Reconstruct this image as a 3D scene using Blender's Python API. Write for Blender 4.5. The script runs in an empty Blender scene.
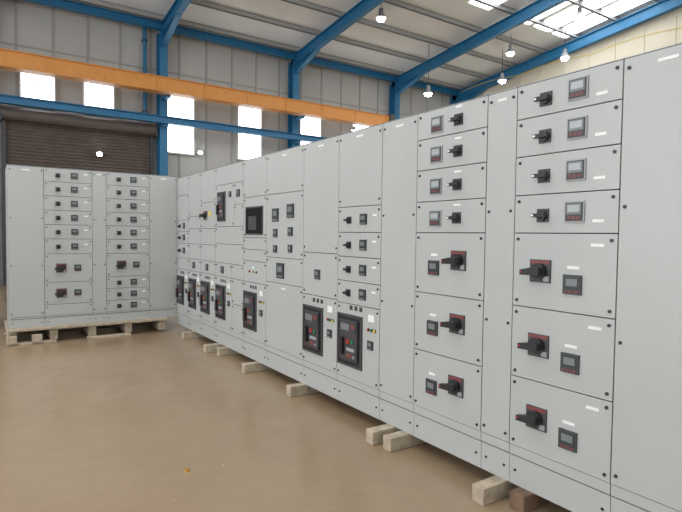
import bpy, bmesh, math, random
from mathutils import Matrix, Vector
random.seed(4)
sc = bpy.context.scene
sc.view_settings.view_transform = 'Standard'
COL = sc.collection

# ------------------------------------------------------------ materials
def mat(name, col, rough=0.5, metal=0.0, emit=None, strength=0.0, noise=0.0, nscale=6.0, bump=0.0, spec=0.5):
    m = bpy.data.materials.new(name); m.use_nodes = True
    nt = m.node_tree; b = nt.nodes['Principled BSDF']
    b.inputs['Base Color'].default_value = (*col, 1)
    b.inputs['Roughness'].default_value = rough
    b.inputs['Metallic'].default_value = metal
    b.inputs['Specular IOR Level'].default_value = spec
    if emit:
        b.inputs['Emission Color'].default_value = (*emit, 1)
        b.inputs['Emission Strength'].default_value = strength
    if noise > 0 or bump > 0:
        tc = nt.nodes.new('ShaderNodeTexCoord')
        n = nt.nodes.new('ShaderNodeTexNoise'); n.inputs['Scale'].default_value = nscale
        n.inputs['Detail'].default_value = 5
        nt.links.new(tc.outputs['Object'], n.inputs['Vector'])
        if noise > 0:
            r = nt.nodes.new('ShaderNodeValToRGB')
            r.color_ramp.elements[0].position = 0.3; r.color_ramp.elements[1].position = 0.7
            r.color_ramp.elements[0].color = (*[c*(1-noise) for c in col], 1)
            r.color_ramp.elements[1].color = (*[min(1, c*(1+noise)) for c in col], 1)
            nt.links.new(n.outputs['Fac'], r.inputs['Fac'])
            nt.links.new(r.outputs['Color'], b.inputs['Base Color'])
        if bump > 0:
            bp = nt.nodes.new('ShaderNodeBump'); bp.inputs['Strength'].default_value = bump
            bp.inputs['Distance'].default_value = 0.01
            nt.links.new(n.outputs['Fac'], bp.inputs['Height'])
            nt.links.new(bp.outputs['Normal'], b.inputs['Normal'])
    return m

M = {}
M['door'] = mat('painted_steel_grey', (0.425, 0.44, 0.43), 0.34, noise=0.02, nscale=2)
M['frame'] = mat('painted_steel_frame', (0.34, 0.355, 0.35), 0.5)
M['gap'] = mat('door_gap_dark', (0.03, 0.03, 0.032), 0.8)  # near-black sheet behind the doors, seen as dark gaps
M['black'] = mat('black_plastic', (0.018, 0.018, 0.02), 0.4)
M['void'] = mat('open_cutout_dark', (0.008, 0.008, 0.009), 0.8, spec=0.2)
M['dgrey'] = mat('dark_grey_plastic', (0.05, 0.05, 0.055), 0.45)
M['mgrey'] = mat('mid_grey_plastic', (0.22, 0.22, 0.23), 0.45)
M['lgrey'] = mat('light_grey_bezel', (0.34, 0.35, 0.36), 0.4)
M['screen'] = mat('meter_screen', (0.03, 0.04, 0.045), 0.3)
M['lcd'] = mat('meter_lcd', (0.17, 0.19, 0.195), 0.3)
M['lcdb'] = mat('meter_lcd_bright', (0.38, 0.41, 0.42), 0.3)
M['white'] = mat('label_white', (0.8, 0.8, 0.79), 0.5)
M['red'] = mat('red_plastic', (0.36, 0.03, 0.03), 0.4)
M['dred'] = mat('dull_red_print', (0.20, 0.05, 0.05), 0.4)
M['green'] = mat('green_plastic', (0.02, 0.14, 0.06), 0.4)
M['yellow'] = mat('yellow_plastic', (0.8, 0.6, 0.05), 0.4)
M['cable'] = mat('festoon_cable_yellow', (0.5, 0.4, 0.1), 0.6)
M['brass'] = mat('brass', (0.7, 0.45, 0.12), 0.3, 0.9)
M['blue'] = mat('blue_steel_paint', (0.018, 0.16, 0.33), 0.45, noise=0.08)
M['orange'] = mat('orange_steel_paint', (0.66, 0.28, 0.06), 0.5, noise=0.05)
M['wall'] = mat('wall_cladding_paint', (0.46, 0.46, 0.445), 0.65, noise=0.05, nscale=0.6)
M['gable'] = mat('gable_cladding_paint', (0.62, 0.57, 0.46), 0.7, noise=0.04, nscale=0.6)
M['rib'] = mat('wall_rib_paint', (0.35, 0.35, 0.335), 0.7)
M['roof'] = mat('roof_liner', (0.80, 0.82, 0.82), 0.7, noise=0.05, nscale=0.7)
M['purlin'] = mat('galvanised_purlin', (0.36, 0.37, 0.37), 0.5, noise=0.05)
M['shutter'] = mat('shutter_brown', (0.11, 0.088, 0.075), 0.55, noise=0.1, nscale=3)
M['sill'] = mat('window_frame_white', (0.7, 0.7, 0.7), 0.5)
M['pane'] = mat('window_daylight', (0.9, 0.9, 0.9), 0.3, emit=(0.95, 0.98, 1.0), strength=4.0)
M['sky'] = mat('skylight_daylight', (0.9, 0.9, 0.9), 0.3, emit=(0.97, 0.99, 1.0), strength=4.5)
M['lamp'] = mat('lamp_glow', (1, 1, 1), 0.3, emit=(1, 0.98, 0.95), strength=50)
M['wood'] = mat('rough_timber', (0.42, 0.35, 0.26), 0.8, noise=0.25, nscale=14, bump=0.3)
M['woodd'] = mat('dark_timber', (0.16, 0.10, 0.06), 0.85, noise=0.3, nscale=10)

def floor_mat():
    m = bpy.data.materials.new('epoxy_floor'); m.use_nodes = True
    nt = m.node_tree; b = nt.nodes['Principled BSDF']
    tc = nt.nodes.new('ShaderNodeTexCoord')
    n1 = nt.nodes.new('ShaderNodeTexNoise'); n1.inputs['Scale'].default_value = 0.4; n1.inputs['Detail'].default_value = 4
    n2 = nt.nodes.new('ShaderNodeTexNoise'); n2.inputs['Scale'].default_value = 5; n2.inputs['Detail'].default_value = 8
    r1 = nt.nodes.new('ShaderNodeValToRGB')
    r1.color_ramp.elements[0].position = 0.3; r1.color_ramp.elements[1].position = 0.72
    r1.color_ramp.elements[0].color = (0.285, 0.200, 0.122, 1)
    r1.color_ramp.elements[1].color = (0.335, 0.248, 0.160, 1)
    mx = nt.nodes.new('ShaderNodeMixRGB'); mx.blend_type = 'MULTIPLY'; mx.inputs['Fac'].default_value = 0.22
    r2 = nt.nodes.new('ShaderNodeValToRGB')
    r2.color_ramp.elements[0].position = 0.35; r2.color_ramp.elements[1].position = 0.6
    r2.color_ramp.elements[0].color = (0.76, 0.75, 0.73, 1); r2.color_ramp.elements[1].color = (1, 1, 1, 1)
    for n in (n1, n2): nt.links.new(tc.outputs['Object'], n.inputs['Vector'])
    nt.links.new(n1.outputs['Fac'], r1.inputs['Fac']); nt.links.new(n2.outputs['Fac'], r2.inputs['Fac'])
    nt.links.new(r1.outputs['Color'], mx.inputs['Color1']); nt.links.new(r2.outputs['Color'], mx.inputs['Color2'])
    n3 = nt.nodes.new('ShaderNodeTexNoise'); n3.inputs['Scale'].default_value = 30; n3.inputs['Detail'].default_value = 3
    nt.links.new(tc.outputs['Object'], n3.inputs['Vector'])
    r3 = nt.nodes.new('ShaderNodeValToRGB'); r3.color_ramp.elements[0].position = 0.70; r3.color_ramp.elements[1].position = 0.76
    nt.links.new(n3.outputs['Fac'], r3.inputs['Fac'])
    mx2 = nt.nodes.new('ShaderNodeMixRGB'); mx2.inputs['Color2'].default_value = (0.44, 0.37, 0.28, 1)
    nt.links.new(r3.outputs['Color'], mx2.inputs['Fac']); nt.links.new(mx.outputs['Color'], mx2.inputs['Color1'])
    nt.links.new(mx2.outputs['Color'], b.inputs['Base Color'])
    mr = nt.nodes.new('ShaderNodeMapRange'); mr.inputs['To Min'].default_value = 0.20; mr.inputs['To Max'].default_value = 0.30
    nt.links.new(n1.outputs['Fac'], mr.inputs['Value']); nt.links.new(mr.outputs['Result'], b.inputs['Roughness'])
    b.inputs['Specular IOR Level'].default_value = 0.6
    return m
M['floor'] = floor_mat()

# ------------------------------------------------------------ mesh builder
class B:
    def __init__(s): s.v = []; s.f = []; s.m = []; s.mats = []
    def mi(s, k):
        if k not in s.mats: s.mats.append(k)
        return s.mats.index(k)
    def add(s, vs, fs, k):
        o = len(s.v); i = s.mi(k)
        s.v += [tuple(p) for p in vs]
        for f in fs: s.f.append([a+o for a in f]); s.m.append(i)
    def box(s, x0, x1, y0, y1, z0, z1, k):
        vs = [(x0,y0,z0),(x1,y0,z0),(x1,y1,z0),(x0,y1,z0),(x0,y0,z1),(x1,y0,z1),(x1,y1,z1),(x0,y1,z1)]
        s.add(vs, [(0,3,2,1),(4,5,6,7),(0,1,5,4),(1,2,6,5),(2,3,7,6),(3,0,4,7)], k)
    def cyl(s, c, r, h, k, axis='y', n=16, r2=None):
        r2 = r if r2 is None else r2
        vs = []
        for j, (rr, d) in enumerate(((r, 0), (r2, h))):
            for i in range(n):
                a = 2*math.pi*i/n; p, q = rr*math.cos(a), rr*math.sin(a)
                if axis == 'y': vs.append((c[0]+p, c[1]+d, c[2]+q))
                elif axis == 'z': vs.append((c[0]+p, c[1]+q, c[2]+d))
                else: vs.append((c[0]+d, c[1]+p, c[2]+q))
        fs = [(i, (i+1) % n, n+(i+1) % n, n+i) for i in range(n)]
        fs += [tuple(range(n))[::-1], tuple(range(n, 2*n))]
        s.add(vs, fs, k)
    def poly(s, pts2, axis, a0, a1, k):
        def mk(p, a):
            if axis == 'x': return (a, p[0], p[1])
            if axis == 'y': return (p[0], a, p[1])
            return (p[0], p[1], a)
        n = len(pts2)
        vs = [mk(p, a0) for p in pts2]+[mk(p, a1) for p in pts2]
        fs = [(i, (i+1) % n, n+(i+1) % n, n+i) for i in range(n)]+[tuple(range(n))[::-1], tuple(range(n, 2*n))]
        s.add(vs, fs, k)
    def obj(s, name, loc=(0,0,0), rz=0, bevel=0):
        me = bpy.data.meshes.new(name); me.from_pydata(s.v, [], s.f)
        for k in s.mats: me.materials.append(M[k])
        for p, i in zip(me.polygons, s.m): p.material_index = i
        bm = bmesh.new(); bm.from_mesh(me); bmesh.ops.recalc_face_normals(bm, faces=bm.faces); bm.to_mesh(me); bm.free()
        o = bpy.data.objects.new(name, me); o.location = loc; o.rotation_euler = (0, 0, rz)
        COL.objects.link(o)
        if bevel:
            md = o.modifiers.new('bevel', 'BEVEL'); md.width = bevel; md.segments = 1; md.limit_method = 'ANGLE'; md.angle_limit = math.radians(50)
        return o

# ------------------------------------------------------------ switchgear
ZB, ZT = 0.19, 2.44
def zf(f): return ZT - f*(ZT-ZB)
DF = -0.022   # door front plane

def lock(b, x, z, r=0.009):
    b.cyl((x, DF-0.006, z), r, 0.008, 'black', n=12)
def label(b, x, z, w=0.06, h=0.016):
    b.box(x-w/2, x+w/2, DF-0.002, DF+0.001, z-h/2, z+h/2, 'white')
def meter(b, x, z, s=0.092, red=False):
    h = s/2
    b.box(x-h, x+h, DF-0.012, DF, z-h, z+h, 'dgrey')
    b.box(x-h*0.82, x+h*0.82, DF-0.015, DF-0.012, z-h*0.45, z+h*0.8, 'screen')
    b.box(x-h*0.62, x+h*0.62, DF-0.0155, DF-0.015, z-h*0.15, z+h*0.6, 'lcd')
    for i in range(4):
        b.box(x-h*0.75+i*h*0.4, x-h*0.5+i*h*0.4, DF-0.0145, DF-0.012, z-h*0.85, z-h*0.62, 'dred' if red else 'mgrey')
def frame_meter(b, x, z, s=0.112):
    h = s/2
    b.box(x-h*1.0, x+h*1.0, DF-0.008, DF, z-h*1.0, z+h*1.0, 'lgrey')
    b.box(x-h*0.86, x+h*0.86, DF-0.012, DF-0.008, z-h*0.86, z+h*0.86, 'dgrey')
    b.box(x-h*0.74, x+h*0.74, DF-0.014, DF-0.012, z-h*0.25, z+h*0.76, 'lcd')
    b.box(x-h*0.62, x+h*0.58, DF-0.0145, DF-0.014, z-h*0.02, z+h*0.62, 'lcdb')
    for i in range(3):
        b.box(x-h*0.6+i*h*0.45, x-h*0.32+i*h*0.45, DF-0.014, DF-0.012, z-h*0.70, z-h*0.42, 'dred')
def rot_small(b, x, z, s=0.034):
    b.box(x-s, x+s, DF-0.007, DF, z-s, z+s, 'dgrey')
    b.cyl((x, DF-0.022, z), s*0.8, 0.016, 'black', n=20)
    b.box(x-s*1.35, x+s*0.95, DF-0.045, DF-0.018, z-s*0.28, z+s*0.28, 'black')
    b.box(x-s*1.3, x-s*0.9, DF-0.046, DF-0.044, z-s*0.15, z+s*0.15, 'white')
def rot_big(b, x, z):
    b.box(x-0.066, x+0.066, DF-0.008, DF, z-0.064, z+0.064, 'dgrey')
    b.box(x-0.060, x+0.060, DF-0.010, DF-0.007, z+0.040, z+0.060, 'dred')
    b.box(x+0.024, x+0.058, DF-0.011, DF-0.007, z-0.056, z-0.028, 'lgrey')
    b.cyl((x, DF-0.032, z), 0.044, 0.026, 'black', n=24)
    b.cyl((x, DF-0.050, z), 0.026, 0.02, 'dgrey', n=20)
    b.poly([(x-0.088, z-0.024), (x-0.088, z+0.006), (x-0.02, z+0.02), (x+0.034, z+0.02), (x+0.034, z-0.02), (x-0.02, z-0.022)], 'y', DF-0.072, DF-0.044, 'black')
    b.box(x-0.084, x-0.074, DF-0.074, DF-0.070, z-0.012, z+0.0, 'red')
def acb(b, x0, x1, z0, z1):
    w, h = x1-x0, z1-z0
    t = 0.022
    b.box(x0, x1, DF-0.012, DF, z0, z0+t, 'dgrey'); b.box(x0, x1, DF-0.012, DF, z1-t, z1, 'dgrey')
    b.box(x0, x0+t, DF-0.012, DF, z0+t, z1-t, 'dgrey'); b.box(x1-t, x1, DF-0.012, DF, z0+t, z1-t, 'dgrey')
    b.box(x0+t, x1-t, DF-0.003, DF, z0+t, z1-t, 'black')
    a0, a1, c0, c1 = x0+w*0.14, x1-w*0.14, z0+h*0.12, z1-h*0.10
    b.box(a0, a1, DF-0.022, DF-0.003, c0, c1, 'dgrey')
    W, Hh = a1-a0, c1-c0
    b.box(a0+W*0.05, a1-W*0.05, DF-0.028, DF-0.022, c0+Hh*0.66, c1-Hh*0.04, 'dgrey')
    b.box(a0+W*0.12, a0+W*0.6, DF-0.030, DF-0.028, c0+Hh*0.74, c1-Hh*0.1, 'lcd')
    b.box(a0+W*0.68, a1-W*0.1, DF-0.030, DF-0.028, c0+Hh*0.8, c1-Hh*0.1, 'dred')
    b.box(a0+W*0.42, a0+W*0.60, DF-0.030, DF-0.022, c0+Hh*0.42, c0+Hh*0.52, 'red')
    b.box(a0+W*0.66, a0+W*0.82, DF-0.030, DF-0.022, c0+Hh*0.42, c0+Hh*0.52, 'green')
    b.box(a0+W*0.10, a0+W*0.30, DF-0.050, DF-0.022, c0+Hh*0.14, c0+Hh*0.56, 'black')
    b.box(a0+W*0.42, a0+W*0.86, DF-0.025, DF-0.022, c0+Hh*0.24, c0+Hh*0.32, 'lgrey')
    b.box(a0+W*0.42, a0+W*0.7, DF-0.025, DF-0.022, c0+Hh*0.08, c0+Hh*0.17, 'dred')
    b.cyl((a0+W*0.84, DF-0.03, c0+Hh*0.12), W*0.06, 0.01, 'mgrey', n=12)
def pilot(b, x, z, k):
    b.cyl((x, DF-0.006, z), 0.014, 0.006, 'black', n=14); b.cyl((x, DF-0.016, z), 0.010, 0.011, k, n=14)

def door(b, x0, x1, f0, f1, locks='lr'):
    z1, z0 = zf(f0), zf(f1)
    g = 0.003
    b.box(x0+g, x1-g, DF, -0.003, z0+g, z1-g, 'door')
    m = 0.028
    H = z1-z0
    if locks == 'mod':
        lock(b, x1-0.03, z1-0.035); lock(b, x0+0.03, z1-0.035)
        if H > 0.3: lock(b, x1-0.03, z0+0.035); lock(b, x0+0.03, z0+0.035)
    elif locks == 'door':
        n = max(2, int(H/0.55)+1)
        for i in range(n):
            z = z0+0.05+(H-0.1)*i/(n-1)
            lock(b, x0+m, z)
            lock(b, x1-m, z)

def cabinet(loc, rz, w, mods, depth=0.8, zb=0.19, zp=0.31):
    b = B()
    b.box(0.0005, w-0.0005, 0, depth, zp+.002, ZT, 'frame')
    b.box(0.003, w-0.003, -0.003, 0, zp+.01, ZT-0.004, 'gap')
    b.box(0.0015, w-0.0015, -0.012, depth, zb, zp-.004, 'door')
    b.box(0.006, w-0.006, -0.006, depth-0.01, zp-.004, zp+.004, 'gap')
    b.box(0.002, w-0.002, -0.018, 0, zp+.004, zf(0.935)-0.001, 'door')
    for xx in (0.04, w-0.04): b.cyl((xx, -0.018, (zb+zp)/2), 0.008, 0.008, 'black', n=10)
    for md in mods:
        f0, f1, k = md[0], md[1], md[2]
        xa, xb = (md[3], md[4]) if len(md) > 4 else (0, 1)
        X0, X1 = w*xa, w*xb; W = X1-X0
        z1, z0 = zf(f0), zf(f1); zc = (z0+z1)/2
        if k in ('blank',):
            door(b, X0, X1, f0, f1, 'door'); label(b, (X0+X1)/2, z1-0.05, min(0.09, W*0.3))
        elif k == 'plain':
            door(b, X0, X1, f0, f1, 'mod')
        elif k == 'S':
            door(b, X0, X1, f0, f1, 'mod'); rot_small(b, X0+W*0.31, zc-0.01, 0.037); frame_meter(b, X0+W*0.62, zc+0.005); label(b, X0+W*0.83, zc-0.045, 0.06)
        elif k == 'R':
            door(b, X0, X1, f0, f1, 'mod'); rot_small(b, X0+W*0.62, zc-0.01, 0.037); frame_meter(b, X0+W*0.31, zc-.01); label(b, X0+W*0.62, zc+0.075, 0.06, 0.012)
        elif k == 's':
            door(b, X0, X1, f0, f1, 'mod'); rot_small(b, X0+W*0.28, zc-0.005, 0.03); meter(b, X0+W*0.62, zc, 0.088); label(b, X0+W*0.86, zc+0.03, 0.05)
        elif k == 'BS':
            door(b, X0, X1, f0, f1, 'mod'); rot_big(b, X0+W*0.30, zc-0.0); meter(b, X0+W*0.62, zc-0.06, 0.104, True); label(b, X0+W*0.62, zc+0.03, 0.07); label(b, X0+W*0.83, z1-0.06, 0.07)
        elif k == 'BR':
            door(b, X0, X1, f0, f1, 'mod'); rot_big(b, X0+W*0.66, zc+0.03); meter(b, X0+W*0.30, zc-0.03, 0.100, True); label(b, X0+W*0.30, zc+0.06, 0.06)
        elif k == 'bs':
            door(b, X0, X1, f0, f1, 'mod'); rot_big(b, X0+W*0.34, zc); meter(b, X0+W*0.68, zc, 0.09, True)
        elif k == 'acb':
            door(b, X0, X1, f0, f1, 'mod')
            aw = min(0.36, W*0.6); ax = X0+0.02
            acb(b, ax, ax+aw, zf(0.888), zf(0.69))
            cx = ax+aw+(X1-ax-aw)*0.5
            if W > 0.5:
                b.box(cx-0.03, cx+0.05, DF-0.01, DF, zf(0.70), zf(0.675), 'white')
                pilot(b, cx-0.03, zf(0.73), 'red'); pilot(b, cx+0.015, zf(0.73), 'green'); pilot(b, cx+0.055, zf(0.73), 'yellow')
                meter(b, cx, zf(0.785), 0.07)
                for i in range(3): b.box(ax+aw*0.2+i*0.07+0.1, ax+aw*0.2+i*0.07+0.14, DF-0.003, DF, zf(0.672), zf(0.655), 'dgrey')
        elif k == 'ctl':
            door(b, X0, X1, f0, f1, 'door')
            meter(b, X0+W*0.27, zf(0.30), 0.14); meter(b, X0+W*0.68, zf(0.285), 0.14)
            meter(b, X0+W*0.27, zf(0.385), 0.09); meter(b, X0+W*0.68, zf(0.378), 0.09)
            meter(b, X0+W*0.27, zf(0.46), 0.08); meter(b, X0+W*0.68, zf(0.455), 0.08)
        elif k == 'hmi':
            door(b, X0, X1, f0, f1, 'mod')
            b.box(X0+W*0.1, X0+W*0.86, DF-0.006, DF, zf(0.395), zf(0.25), 'dgrey')
            b.box(X0+W*0.14, X0+W*0.82, DF-0.009, DF-0.006, zf(0.387), zf(0.258), 'void')
            b.box(X0+W*0.26, X0+W*0.6, DF-0.012, DF-0.009, zf(0.37), zf(0.30), 'dgrey')
        elif k == 'm1':
            door(b, X0, X1, f0, f1, 'mod'); meter(b, X0+W*0.45, zc, 0.09)
        elif k == 'mbig':
            door(b, X0, X1, f0, f1, 'mod'); meter(b, X0+W*0.42, zc, 0.16)
        elif k == 'pil':
            door(b, X0, X1, f0, f1, 'mod')
            for i, c in enumerate(('red', 'yellow', 'green')): pilot(b, X0+W*(0.3+0.15*i), zc, c)
            label(b, X0+W*0.45, zc+0.05)
        elif k == 'mccb':
            door(b, X0, X1, f0, f1, 'mod'); acb(b, X0+W*0.12, X0+W*0.56, zf(0.32), zf(0.15)); meter(b, X0+W*0.8, zf(0.17), 0.07)
        elif k == 'yel':
            door(b, X0, X1, f0, f1, 'mod'); rot_big(b, X0+W*0.35, zc); b.cyl((X0+W*0.62, DF-0.004, zc+0.02), 0.04, 0.005, 'yellow', n=20)
    return b.obj('switchgear_cabinet', loc, rz, bevel=0.0012)

XA, YBF = 2.6, 8.55
T = 0.005
mccC = [T, .09, .186, .284, .380, .568, .752, .935]
def mcc(small, big):
    return [(mccC[i], mccC[i+1], small if i < 4 else big) for i in range(7)]
blank = [(T, .935, 'blank')]
rowA = [
 (8.55, 7.956, [(T,.13,'plain'),(.13,.3,'plain'),(.3,.38,'s'),(.38,.46,'s'),(.46,.56,'s'),(.56,.64,'plain'),(.64,.935,'acb')]),
 (7.956, 7.42, [(T,.28,'plain'),(.28,.36,'plain'),(.36,.46,'plain'),(.46,.56,'plain'),(.56,.64,'m1'),(.64,.935,'acb')]),
 (7.42, 6.83, [(T,.2,'plain'),(.2,.36,'yel'),(.36,.46,'plain'),(.46,.56,'plain'),(.56,.64,'m1'),(.64,.935,'acb')]),
 (6.83, 5.91, [(T,.11,'plain'),(.11,.35,'mccb',0,.68),(.11,.23,'m1',.68,1),(.23,.35,'plain',.68,1),(.35,.45,'plain'),(.45,.56,'plain'),(.56,.64,'m1',0,.6),(.56,.64,'plain',.6,1),(.64,.935,'acb',0,.62),(.64,.78,'plain',.62,1),(.78,.935,'plain',.62,1)]),
 (5.91, 5.29, [(T,.2,'plain'),(.2,.41,'hmi'),(.41,.47,'plain'),(.47,.53,'plain'),(.53,.64,'pil'),(.64,.935,'acb')]),
 (5.29, 4.48, [(T,.2,'blank'),(.2,.5,'ctl'),(.5,.62,'mbig'),(.62,.935,'blank')]),
 (4.48, 3.87, [(T,.465,'blank'),(.465,.644,'m1'),(.644,.935,'acb')]),
 (3.87, 3.265, [(T,.284,'blank'),(.284,.38,'s'),(.38,.472,'s'),(.472,.564,'s'),(.564,.65,'s'),(.65,.935,'acb')]),
 (3.265, 2.861, blank),
 (2.861, 2.228, mcc('R', 'BR')),
 (2.228, 2.01, blank),
 (2.01, 1.396, mcc('S', 'BS')),
 (1.396, 0.99, blank),
 (0.99, 0.38, mcc('S', 'BS')),
]
for y0, y1, m in rowA:
    cabinet((XA, y0, 0), -math.pi/2, y0-y1, m, zb=0.10, zp=0.275)
f6 = [T, .09, .18, .27, .36, .45, .545]
c1 = [(f6[i], f6[i+1], 's') for i in range(6)]+[(.545,.725,'bs'),(.725,.865,'bs'),(.865,.935,'plain')]
c2 = [(f6[i], f6[i+1], 's') for i in range(6)]+[(.545,.70,'bs'),(.70,.78,'s'),(.78,.86,'s'),(.86,.935,'s')]
for x0, x1, m in [(.277,.708,blank),(.708,1.329,c1),(1.329,1.521,blank),(1.521,2.145,c2),(2.145,2.575,blank)]:
    cabinet((x0, YBF, 0.03), 0, x1-x0, m)

# ------------------------------------------------------------ timber supports
for y, xs in ((7.75, 2.42), (6.7, 2.38), (6.45, 2.47), (5.5, 2.40), (4.47, 2.42), (3.12, 2.38), (2.95, 2.41), (2.07, 2.38), (1.1, 2.4), (0.6, 2.44)):
    b = B()
    b.box(xs, XA+0.75, y-0.045, y+0.045, 0.0, 0.10, 'wood')
    b.obj('timber_support_block', bevel=0.004)
b = B(); b.box(2.50, 2.95, 1.84, 1.94, 0.0, 0.10, 'woodd'); b.obj('timber_support_block', bevel=0.004)
PT = 0.219
b = B(); y0, y1 = YBF-0.12, YBF+0.85; x0, x1 = .24, 2.40
for i in range(6):
    yy = y0+(y1-y0-0.12)*i/5; b.box(x0, x1, yy, yy+0.12, PT-.035, PT, 'wood')
for k in range(5):
    xx = x0+0.02+(x1-x0-0.14)*k/4; b.box(xx, xx+0.10, y0+0.06, y1, 0.03, PT-.035, 'wood')
for xx in (x0, x0+1.0): b.box(xx, xx+.6, y0-.03, y0+0.09, 0, 0.03, 'wood')
b.box(x0, x0+.12, y0-.06, y0+.06, .03, .13, 'wood'); b.box(x0+.3, x0+.42, y0-.06, y0+.06, .03, .13, 'wood')
b.box(x0, x1, y1-0.1, y1, 0, 0.03, 'wood')
b.obj('wooden_pallet', bevel=0.003)

# crate at the far left
b = B()
for k in range(7):
    b.box(-1.3, 0.15, 10.0, 10.05, 0.12+k*0.19, 0.28+k*0.19, 'woodd')
b.box(-1.25, 0.10, 10.05, 10.9, 0.1, 1.45, 'woodd')
for xx in (-1.3, -0.6, 0.07): b.box(xx, xx+0.08, 9.96, 10.0, 0.0, 1.46, 'wood')
b.box(-1.3, 0.15, 10.0, 10.9, 0.0, 0.1, 'wood')
b.obj('wooden_crate', bevel=0.004)

b = B(); b.cyl((0, 0, 0), 0.018, 0.012, 'brass', 'z', 6, 0.018); b.cyl((0, 0, 0.012), 0.01, 0.01, 'brass', 'z', 10)
b.obj('brass_nut', (1.09, 3.39, 0.0))

# ------------------------------------------------------------ building
XL, XR, YB_, YF = -10.0, 18.75, 18.3, -14.0
YR = 2.0
EZ = 7.94; SL = 0.11
def raf(y):
    return EZ+SL*(18-y) if y >= YR else EZ+SL*(18-YR)-SL*(YR-y)
ROOF = 0.56
def roofz(y): return raf(y)+ROOF

b = B(); b.box(XL-.3, XR+.3, YF-.3, YB_+.3, -0.2, 0, 'floor'); b.obj('floor')
b = B(); b.box(XL, XR, YB_, YB_+0.15, 0, raf(18)+ROOF, 'wall')
x = XL+0.4
while x < XR:
    b.box(x-0.03, x+0.03, YB_-0.03, YB_, 0, raf(18)+ROOF-.05, 'rib'); x += 0.95
b.box(XL, XR, YB_-0.02, YB_, 6.95, 7.0, 'rib')
b.obj('wall_back')
b = B(); b.poly([(YF, 0), (YB_, 0), (YB_, raf(18)+ROOF), (YR, raf(YR)+ROOF), (YF, raf(YF)+ROOF)], 'x', XR, XR+0.15, 'gable')
y = YF+0.5
while y < YB_:
    b.box(XR-0.03, XR, y-0.03, y+0.03, 0, raf(y)+ROOF-0.05, 'gable'); y += 1.0
b.obj('wall_right')
b = B()
b.poly([(YF, 0), (-2.5, 0), (-2.5, 5.5), (9.5, 5.5), (9.5, 0), (YB_, 0), (YB_, raf(18)+ROOF), (YR, raf(YR)+ROOF), (YF, raf(YF)+ROOF)], 'x', XL-0.15, XL, 'wall')  # opening added out of view to let light in from the left
b.obj('wall_left')
b = B(); b.box(XL, XR, YF-0.15, YF, 0, raf(YF)+ROOF, 'wall'); b.obj('wall_front')
b = B(); b.box(XL, XL+.03, -12, 17, 5.9, 7.4, 'pane')  # glowing strip added on the unseen left wall to brighten the roof
for i in range(21): b.box(XL+.03, XL+.06, -12+i*1.45-.03, -12+i*1.45+.03, 5.85, 7.45, 'sill')
b.box(XL, XL+.07, -12, 17, 5.82, 5.9, 'sill'); b.box(XL, XL+.07, -12, 17, 7.4, 7.48, 'sill'); b.obj('window_20')
b = B(); b.box(-9, 18, YF, YF+.03, 4.6, 6.9, 'pane')  # second added glow strip, on the unseen front wall
for i in range(19): b.box(-9+i*1.5-.03, -9+i*1.5+.03, YF+.03, YF+.06, 4.55, 6.95, 'sill')
b.box(-9, 18, YF, YF+.07, 4.52, 4.6, 'sill'); b.box(-9, 18, YF, YF+.07, 6.9, 6.98, 'sill'); b.obj('window_21')
b = B()
for ya, yb in ((YB_+.2, YR), (YR, YF-.2)):
    za, zb = (raf(ya)+ROOF, raf(yb)+ROOF)
    b.add([(XL-.2, ya, za), (XR+.2, ya, za), (XR+.2, yb, zb), (XL-.2, yb, zb), (XL-.2, ya, za+.08), (XR+.2, ya, za+.08), (XR+.2, yb, zb+.08), (XL-.2, yb, zb+.08)],
          [(0,1,2,3),(4,7,6,5),(0,4,5,1),(1,5,6,2),(2,6,7,3),(3,7,4,0)], 'roof')
b.obj('ceiling')
b = B()
y = 17.6
while y > YF:
    z = raf(y)+0.40
    b.box(XL, XR, y-0.012, y+0.012, z, z+0.16, 'purlin'); b.box(XL, XR, y-0.012, y+0.06, z, z+0.015, 'purlin')
    b.box(XL, XR, y-0.06, y+0.012, z+0.145, z+0.16, 'purlin'); y -= 1.45
b.obj('roof_purlins')
def ibeam_y(b, x, pts, depth, w=0.19, t=0.03, k='blue'):
    for (ya, za), (yb, zb) in zip(pts[:-1], pts[1:]):
        for (o0, o1, ww) in ((0, t, w), (t, depth-t, 0.02), (depth-t, depth, w)):
            b.add([(x-ww/2, ya, za+o0), (x+ww/2, ya, za+o0), (x+ww/2, yb, zb+o0), (x-ww/2, yb, zb+o0),
                   (x-ww/2, ya, za+o1), (x+ww/2, ya, za+o1), (x+ww/2, yb, zb+o1), (x-ww/2, yb, zb+o1)],
                  [(0,3,2,1),(4,5,6,7),(0,1,5,4),(1,2,6,5),(2,3,7,6),(3,0,4,7)], k)
FX = (-9.8, -4.95, 0.0, 4.94, 9.87, 14.84, 18.55)
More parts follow.
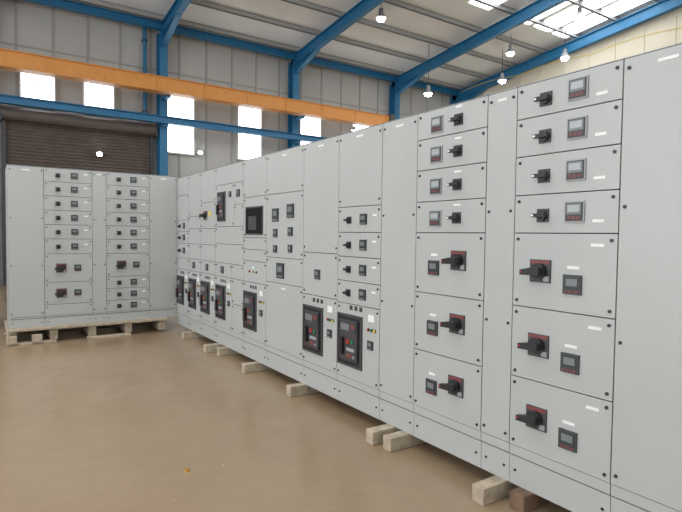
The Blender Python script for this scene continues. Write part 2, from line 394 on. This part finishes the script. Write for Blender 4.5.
for x in FX:
    b = B()
    ibeam_y(b, x, [(18.2, raf(18.2)), (YR, raf(YR)), (YF+.1, raf(YF+.1))], 0.40)
    for (yo, s) in ((18.0, -1), (YF+0.3, 1)):
        b.poly([(yo, raf(yo)+.02), (yo, raf(yo)-0.35), (yo+s*1.8, raf(yo+s*1.8)+.02)], 'x', x-0.01, x+0.01, 'blue')
        ya, yb = yo, yo+s*1.8
        za, zb = raf(ya)-0.35, raf(yb)
        b.add([(x-.09, ya, za), (x+.09, ya, za), (x+.09, yb, zb), (x-.09, yb, zb), (x-.09, ya, za-.03), (x+.09, ya, za-.03), (x+.09, yb, zb-.03), (x-.09, yb, zb-.03)],
              [(0,1,2,3),(4,7,6,5),(0,4,5,1),(1,5,6,2),(2,6,7,3),(3,7,4,0)], 'blue')
    for yc in (18.0, YF+0.22):
        b.box(x-0.01, x+0.01, yc-0.17, yc+0.17, 0, raf(yc)+.3, 'blue')
        b.box(x-0.13, x+0.13, yc-0.20, yc-0.17, 0, raf(yc)+.2, 'blue'); b.box(x-0.13, x+0.13, yc+0.17, yc+0.20, 0, raf(yc)+.2, 'blue')
        b.box(x-0.2, x+0.2, yc-0.22, yc+0.22, 0, 0.03, 'blue')
    b.obj('steel_portal_frame')
b = B(); z = 8.28
b.box(XL, XR, 17.85, 17.87, z-0.1, z+0.1, 'blue'); b.box(XL, XR, 17.78, 17.94, z+0.1, z+0.125, 'blue'); b.box(XL, XR, 17.78, 17.94, z-0.125, z-0.1, 'blue')
b.obj('eave_beam')
b = B(); z = 5.22
b.box(XL, XR, 17.58, 17.60, z-0.09, z+0.09, 'blue'); b.box(XL, XR, 17.49, 17.69, z+0.09, z+0.115, 'blue'); b.box(XL, XR, 17.49, 17.69, z-0.115, z-0.09, 'blue')
for x in FX: b.box(x-.09, x+.09, 17.6, 17.8, z-.2, z+.08, 'blue')
b.obj('wall_rail_beam')
b = B(); z0, z1 = 5.98, 6.38
b.box(XL+.3, 13.8, 16.95, 17.25, z0, z1, 'orange')
b.box(XL+.3, 13.85, 16.90, 17.30, z1, z1+0.03, 'orange'); b.box(XL+.3, 13.85, 16.90, 17.30, z0-0.03, z0, 'orange')
x = XL+1
while x < 13.8:
    b.box(x-.01, x+.01, 16.93, 16.95, z0, z1, 'orange'); x += 1.5
b.box(XL+.3, 13.8, 17.07, 17.12, z1+.03, z1+.08, 'dgrey')
for x in FX[:5]: b.box(x-.07, x+.07, 17.25, 17.79, z0-.1, z0-.031, 'blue')
b.box(13.7, 13.95, 16.85, 17.35, z0-.12, z1+.1, 'dgrey')
b.obj('crane_girder')
b = B(); b.cyl((4.42, 18.12, 5.25), 0.06, 2.95, 'blue', 'z', 14)
for z in (5.5, 6.7, 7.8): b.box(4.34, 4.50, 18.06, 18.26, z, z+.04, 'dgrey')
b.obj('downpipe')
wins = [(-8.6,-7.7,4.3),(-6.6,-5.7,4.3),(-3.4,-2.5,4.3),(-1.6,-.7,4.3),(.955,1.81,5.28),(2.63,3.47,5.28),(5.1,6.06,4.3),(7.72,8.6,4.3),(10.3,11.2,4.3),(12.8,13.7,4.3),(15.4,16.3,4.3)]
for n, (x0, x1, zb) in enumerate(wins):
    b = B(); zt = 6.33
    b.box(x0, x1, 18.20, 18.22, zb, zt, 'pane')
    for a, c in ((x0-.05, x0), (x1, x1+.05)): b.box(a, c, 18.17, 18.3, zb-.05, zt+.05, 'sill')
    b.box(x0, x1, 18.17, 18.3, zb-.05, zb, 'sill'); b.box(x0, x1, 18.17, 18.3, zt, zt+.05, 'sill')
    b.box((x0+x1)/2-.012, (x0+x1)/2+.012, 18.18, 18.2, zb, zt, 'sill'); b.box(x0, x1, 18.18, 18.2, (zb+zt)/2-.012, (zb+zt)/2+.012, 'sill')
    b.obj('window_%d' % (n+1))
# roller shutter
b = B(); z = 0.0
prof = []
while z < 4.75:
    for i in range(5):
        a = math.pi*i/4; prof.append((18.2-0.035*math.sin(a), z+0.1*i/4*0.92))
    z += 0.1
vs = []; fs = []
for p in prof: vs += [(.55, p[0], p[1]), (4.60, p[0], p[1])]
for i in range(len(prof)-1): fs.append((2*i, 2*i+1, 2*i+3, 2*i+2))
b.add(vs, fs, 'shutter')
b.box(.45, .56, 18.08, 18.26, 0, 4.8, 'dgrey'); b.box(4.59, 4.70, 18.08, 18.26, 0, 4.8, 'dgrey')
b.cyl((.45, 18.0, 4.92), 0.19, 4.25, 'shutter', 'x', 18)
b.box(.40, .46, 17.8, 18.26, 4.7, 5.1, 'dgrey'); b.box(4.69, 4.74, 17.8, 18.26, 4.7, 5.1, 'dgrey')
b.obj('door_1')
# skylights
def skylight(x0, x1, y0, y1):
    b = B(); d = -0.03
    b.add([(x0, y0, roofz(y0)+d), (x1, y0, roofz(y0)+d), (x1, y1, roofz(y1)+d), (x0, y1, roofz(y1)+d), (x0, y0, roofz(y0)), (x1, y0, roofz(y0)), (x1, y1, roofz(y1)), (x0, y1, roofz(y1))],
          [(0,1,2,3),(4,7,6,5),(0,4,5,1),(1,5,6,2),(2,6,7,3),(3,7,4,0)], 'sky')
    b.obj('skylight')
for x0, ww in ((-7.9, .95), (-2.9, .95), (2.0, .95), (7.0, .95), (13.1, .95), (15.3, 0.85), (16.45, .85), (17.55, .8)):
    skylight(x0, x0+ww, 8.6, 12.2)
    skylight(x0, x0+ww, 3.0, 7.4)
    skylight(x0, x0+ww, -9.0, -3.0)

# lamps
def highbay(x, y, z):
    b = B(); top = roofz(y)-z-0.01
    b.cyl((0, 0, 0.22), 0.01, max(0.1, top-0.22), 'dgrey', 'z', 8)
    b.cyl((0, 0, 0.1), 0.07, 0.14, 'mgrey', 'z', 16)
    b.cyl((0, 0, -0.06), 0.17, 0.16, 'mgrey', 'z', 20, 0.08)
    b.cyl((0, 0, -0.14), 0.10, 0.09, 'lamp', 'z', 20, 0.15)
    b.obj('high_bay_lamp', (x, y, z))
for p in ((16.2, 13, 8.40), (17.1, 14.1, 7.80), (14.0, 15, 7.0), (17.3, 11.5, 8.05), (15.6, 9.9, 8.55), (10.6, 13.6, 8.55), (6.0, 2, 8.3), (-3, 3, 8.3), (3, -5, 8.0)): highbay(*p)
def bulkhead(x, y, z):
    b = B(); b.box(-.1, .1, 0, .06, -.06, .06, 'mgrey'); b.cyl((0, -.03, 0), .06, .04, 'lamp', 'y', 14)
    b.box(-.02, .02, .06, 18.25-y, -.02, .02, 'mgrey'); b.obj('bulkhead_lamp', (x, y, z))
for p in ((6.27, 18.1, 4.36), (3.02, 17.98, 3.99)): bulkhead(*p)
for x in (12.1, 13.4):
    b = B(); b.cyl((0, 0, .1), .012, .16, 'dgrey', 'z', 8); b.cyl((0, 0, 0), .12, .12, 'mgrey', 'z', 16, .05); b.cyl((0, 0, -.05), .07, .05, 'lamp', 'z', 16, .11)
    b.obj('floodlight', (x, 17.1, 5.68))
b = B()
N = 30
for i in range(N):
    ya, yb = 17.4-i*(9.4/N), 17.4-(i+1)*(9.4/N)
    f = lambda y: 8.20+0.12*abs(math.sin((y-8)*1.0))
    za, zb = f(ya), f(yb); r = .014; x = 18.3
    b.add([(x-r, ya, za-r), (x+r, ya, za-r), (x+r, yb, zb-r), (x-r, yb, zb-r), (x-r, ya, za+r), (x+r, ya, za+r), (x+r, yb, zb+r), (x-r, yb, zb+r)],
          [(0,3,2,1),(4,5,6,7),(0,1,5,4),(1,2,6,5),(2,3,7,6),(3,0,4,7)], 'cable')
b.obj('festoon_cable')

# ------------------------------------------------------------ lights
def area(name, loc, rot, sx, sy, p, col=(1, 1, 1)):
    l = bpy.data.lights.new(name, 'AREA'); l.shape = 'RECTANGLE'; l.size = sx; l.size_y = sy; l.energy = p; l.color = col
    o = bpy.data.objects.new(name, l); o.location = loc; o.rotation_euler = rot; COL.objects.link(o); return o
area('added_left_fill', (XL-0.3, 3.5, 2.8), (0, -math.pi/2, 0), 5.2, 11.5, 620, (.99, .99, 1))  # added fill light at the unseen left opening, for the cabinet fronts
area('rooflight_daylight', (0, 5, 9.2), (0, 0, 0), 12, 5, 420, (.97, .99, 1))
area('rooflight_daylight_2', (12, 10, 8.6), (0, 0, 0), 9, 4, 300, (.97, .99, 1))
w = bpy.data.worlds.new('world'); sc.world = w; w.use_nodes = True
w.node_tree.nodes['Background'].inputs['Color'].default_value = (.75, .85, 1, 1)
w.node_tree.nodes['Background'].inputs['Strength'].default_value = 1.0

# ------------------------------------------------------------ camera
cd = bpy.data.cameras.new('camera'); cam = bpy.data.objects.new('camera', cd); COL.objects.link(cam)
cd.sensor_width = 36; cd.lens = 530/682*36
R = Matrix.Rotation(math.radians(-34.0), 4, 'Z') @ Matrix.Rotation(math.radians(90-2.25), 4, 'X') @ Matrix.Rotation(math.radians(0.7), 4, 'Z')
cam.matrix_world = Matrix.Translation((0, 0, 1.56)) @ R
sc.camera = cam
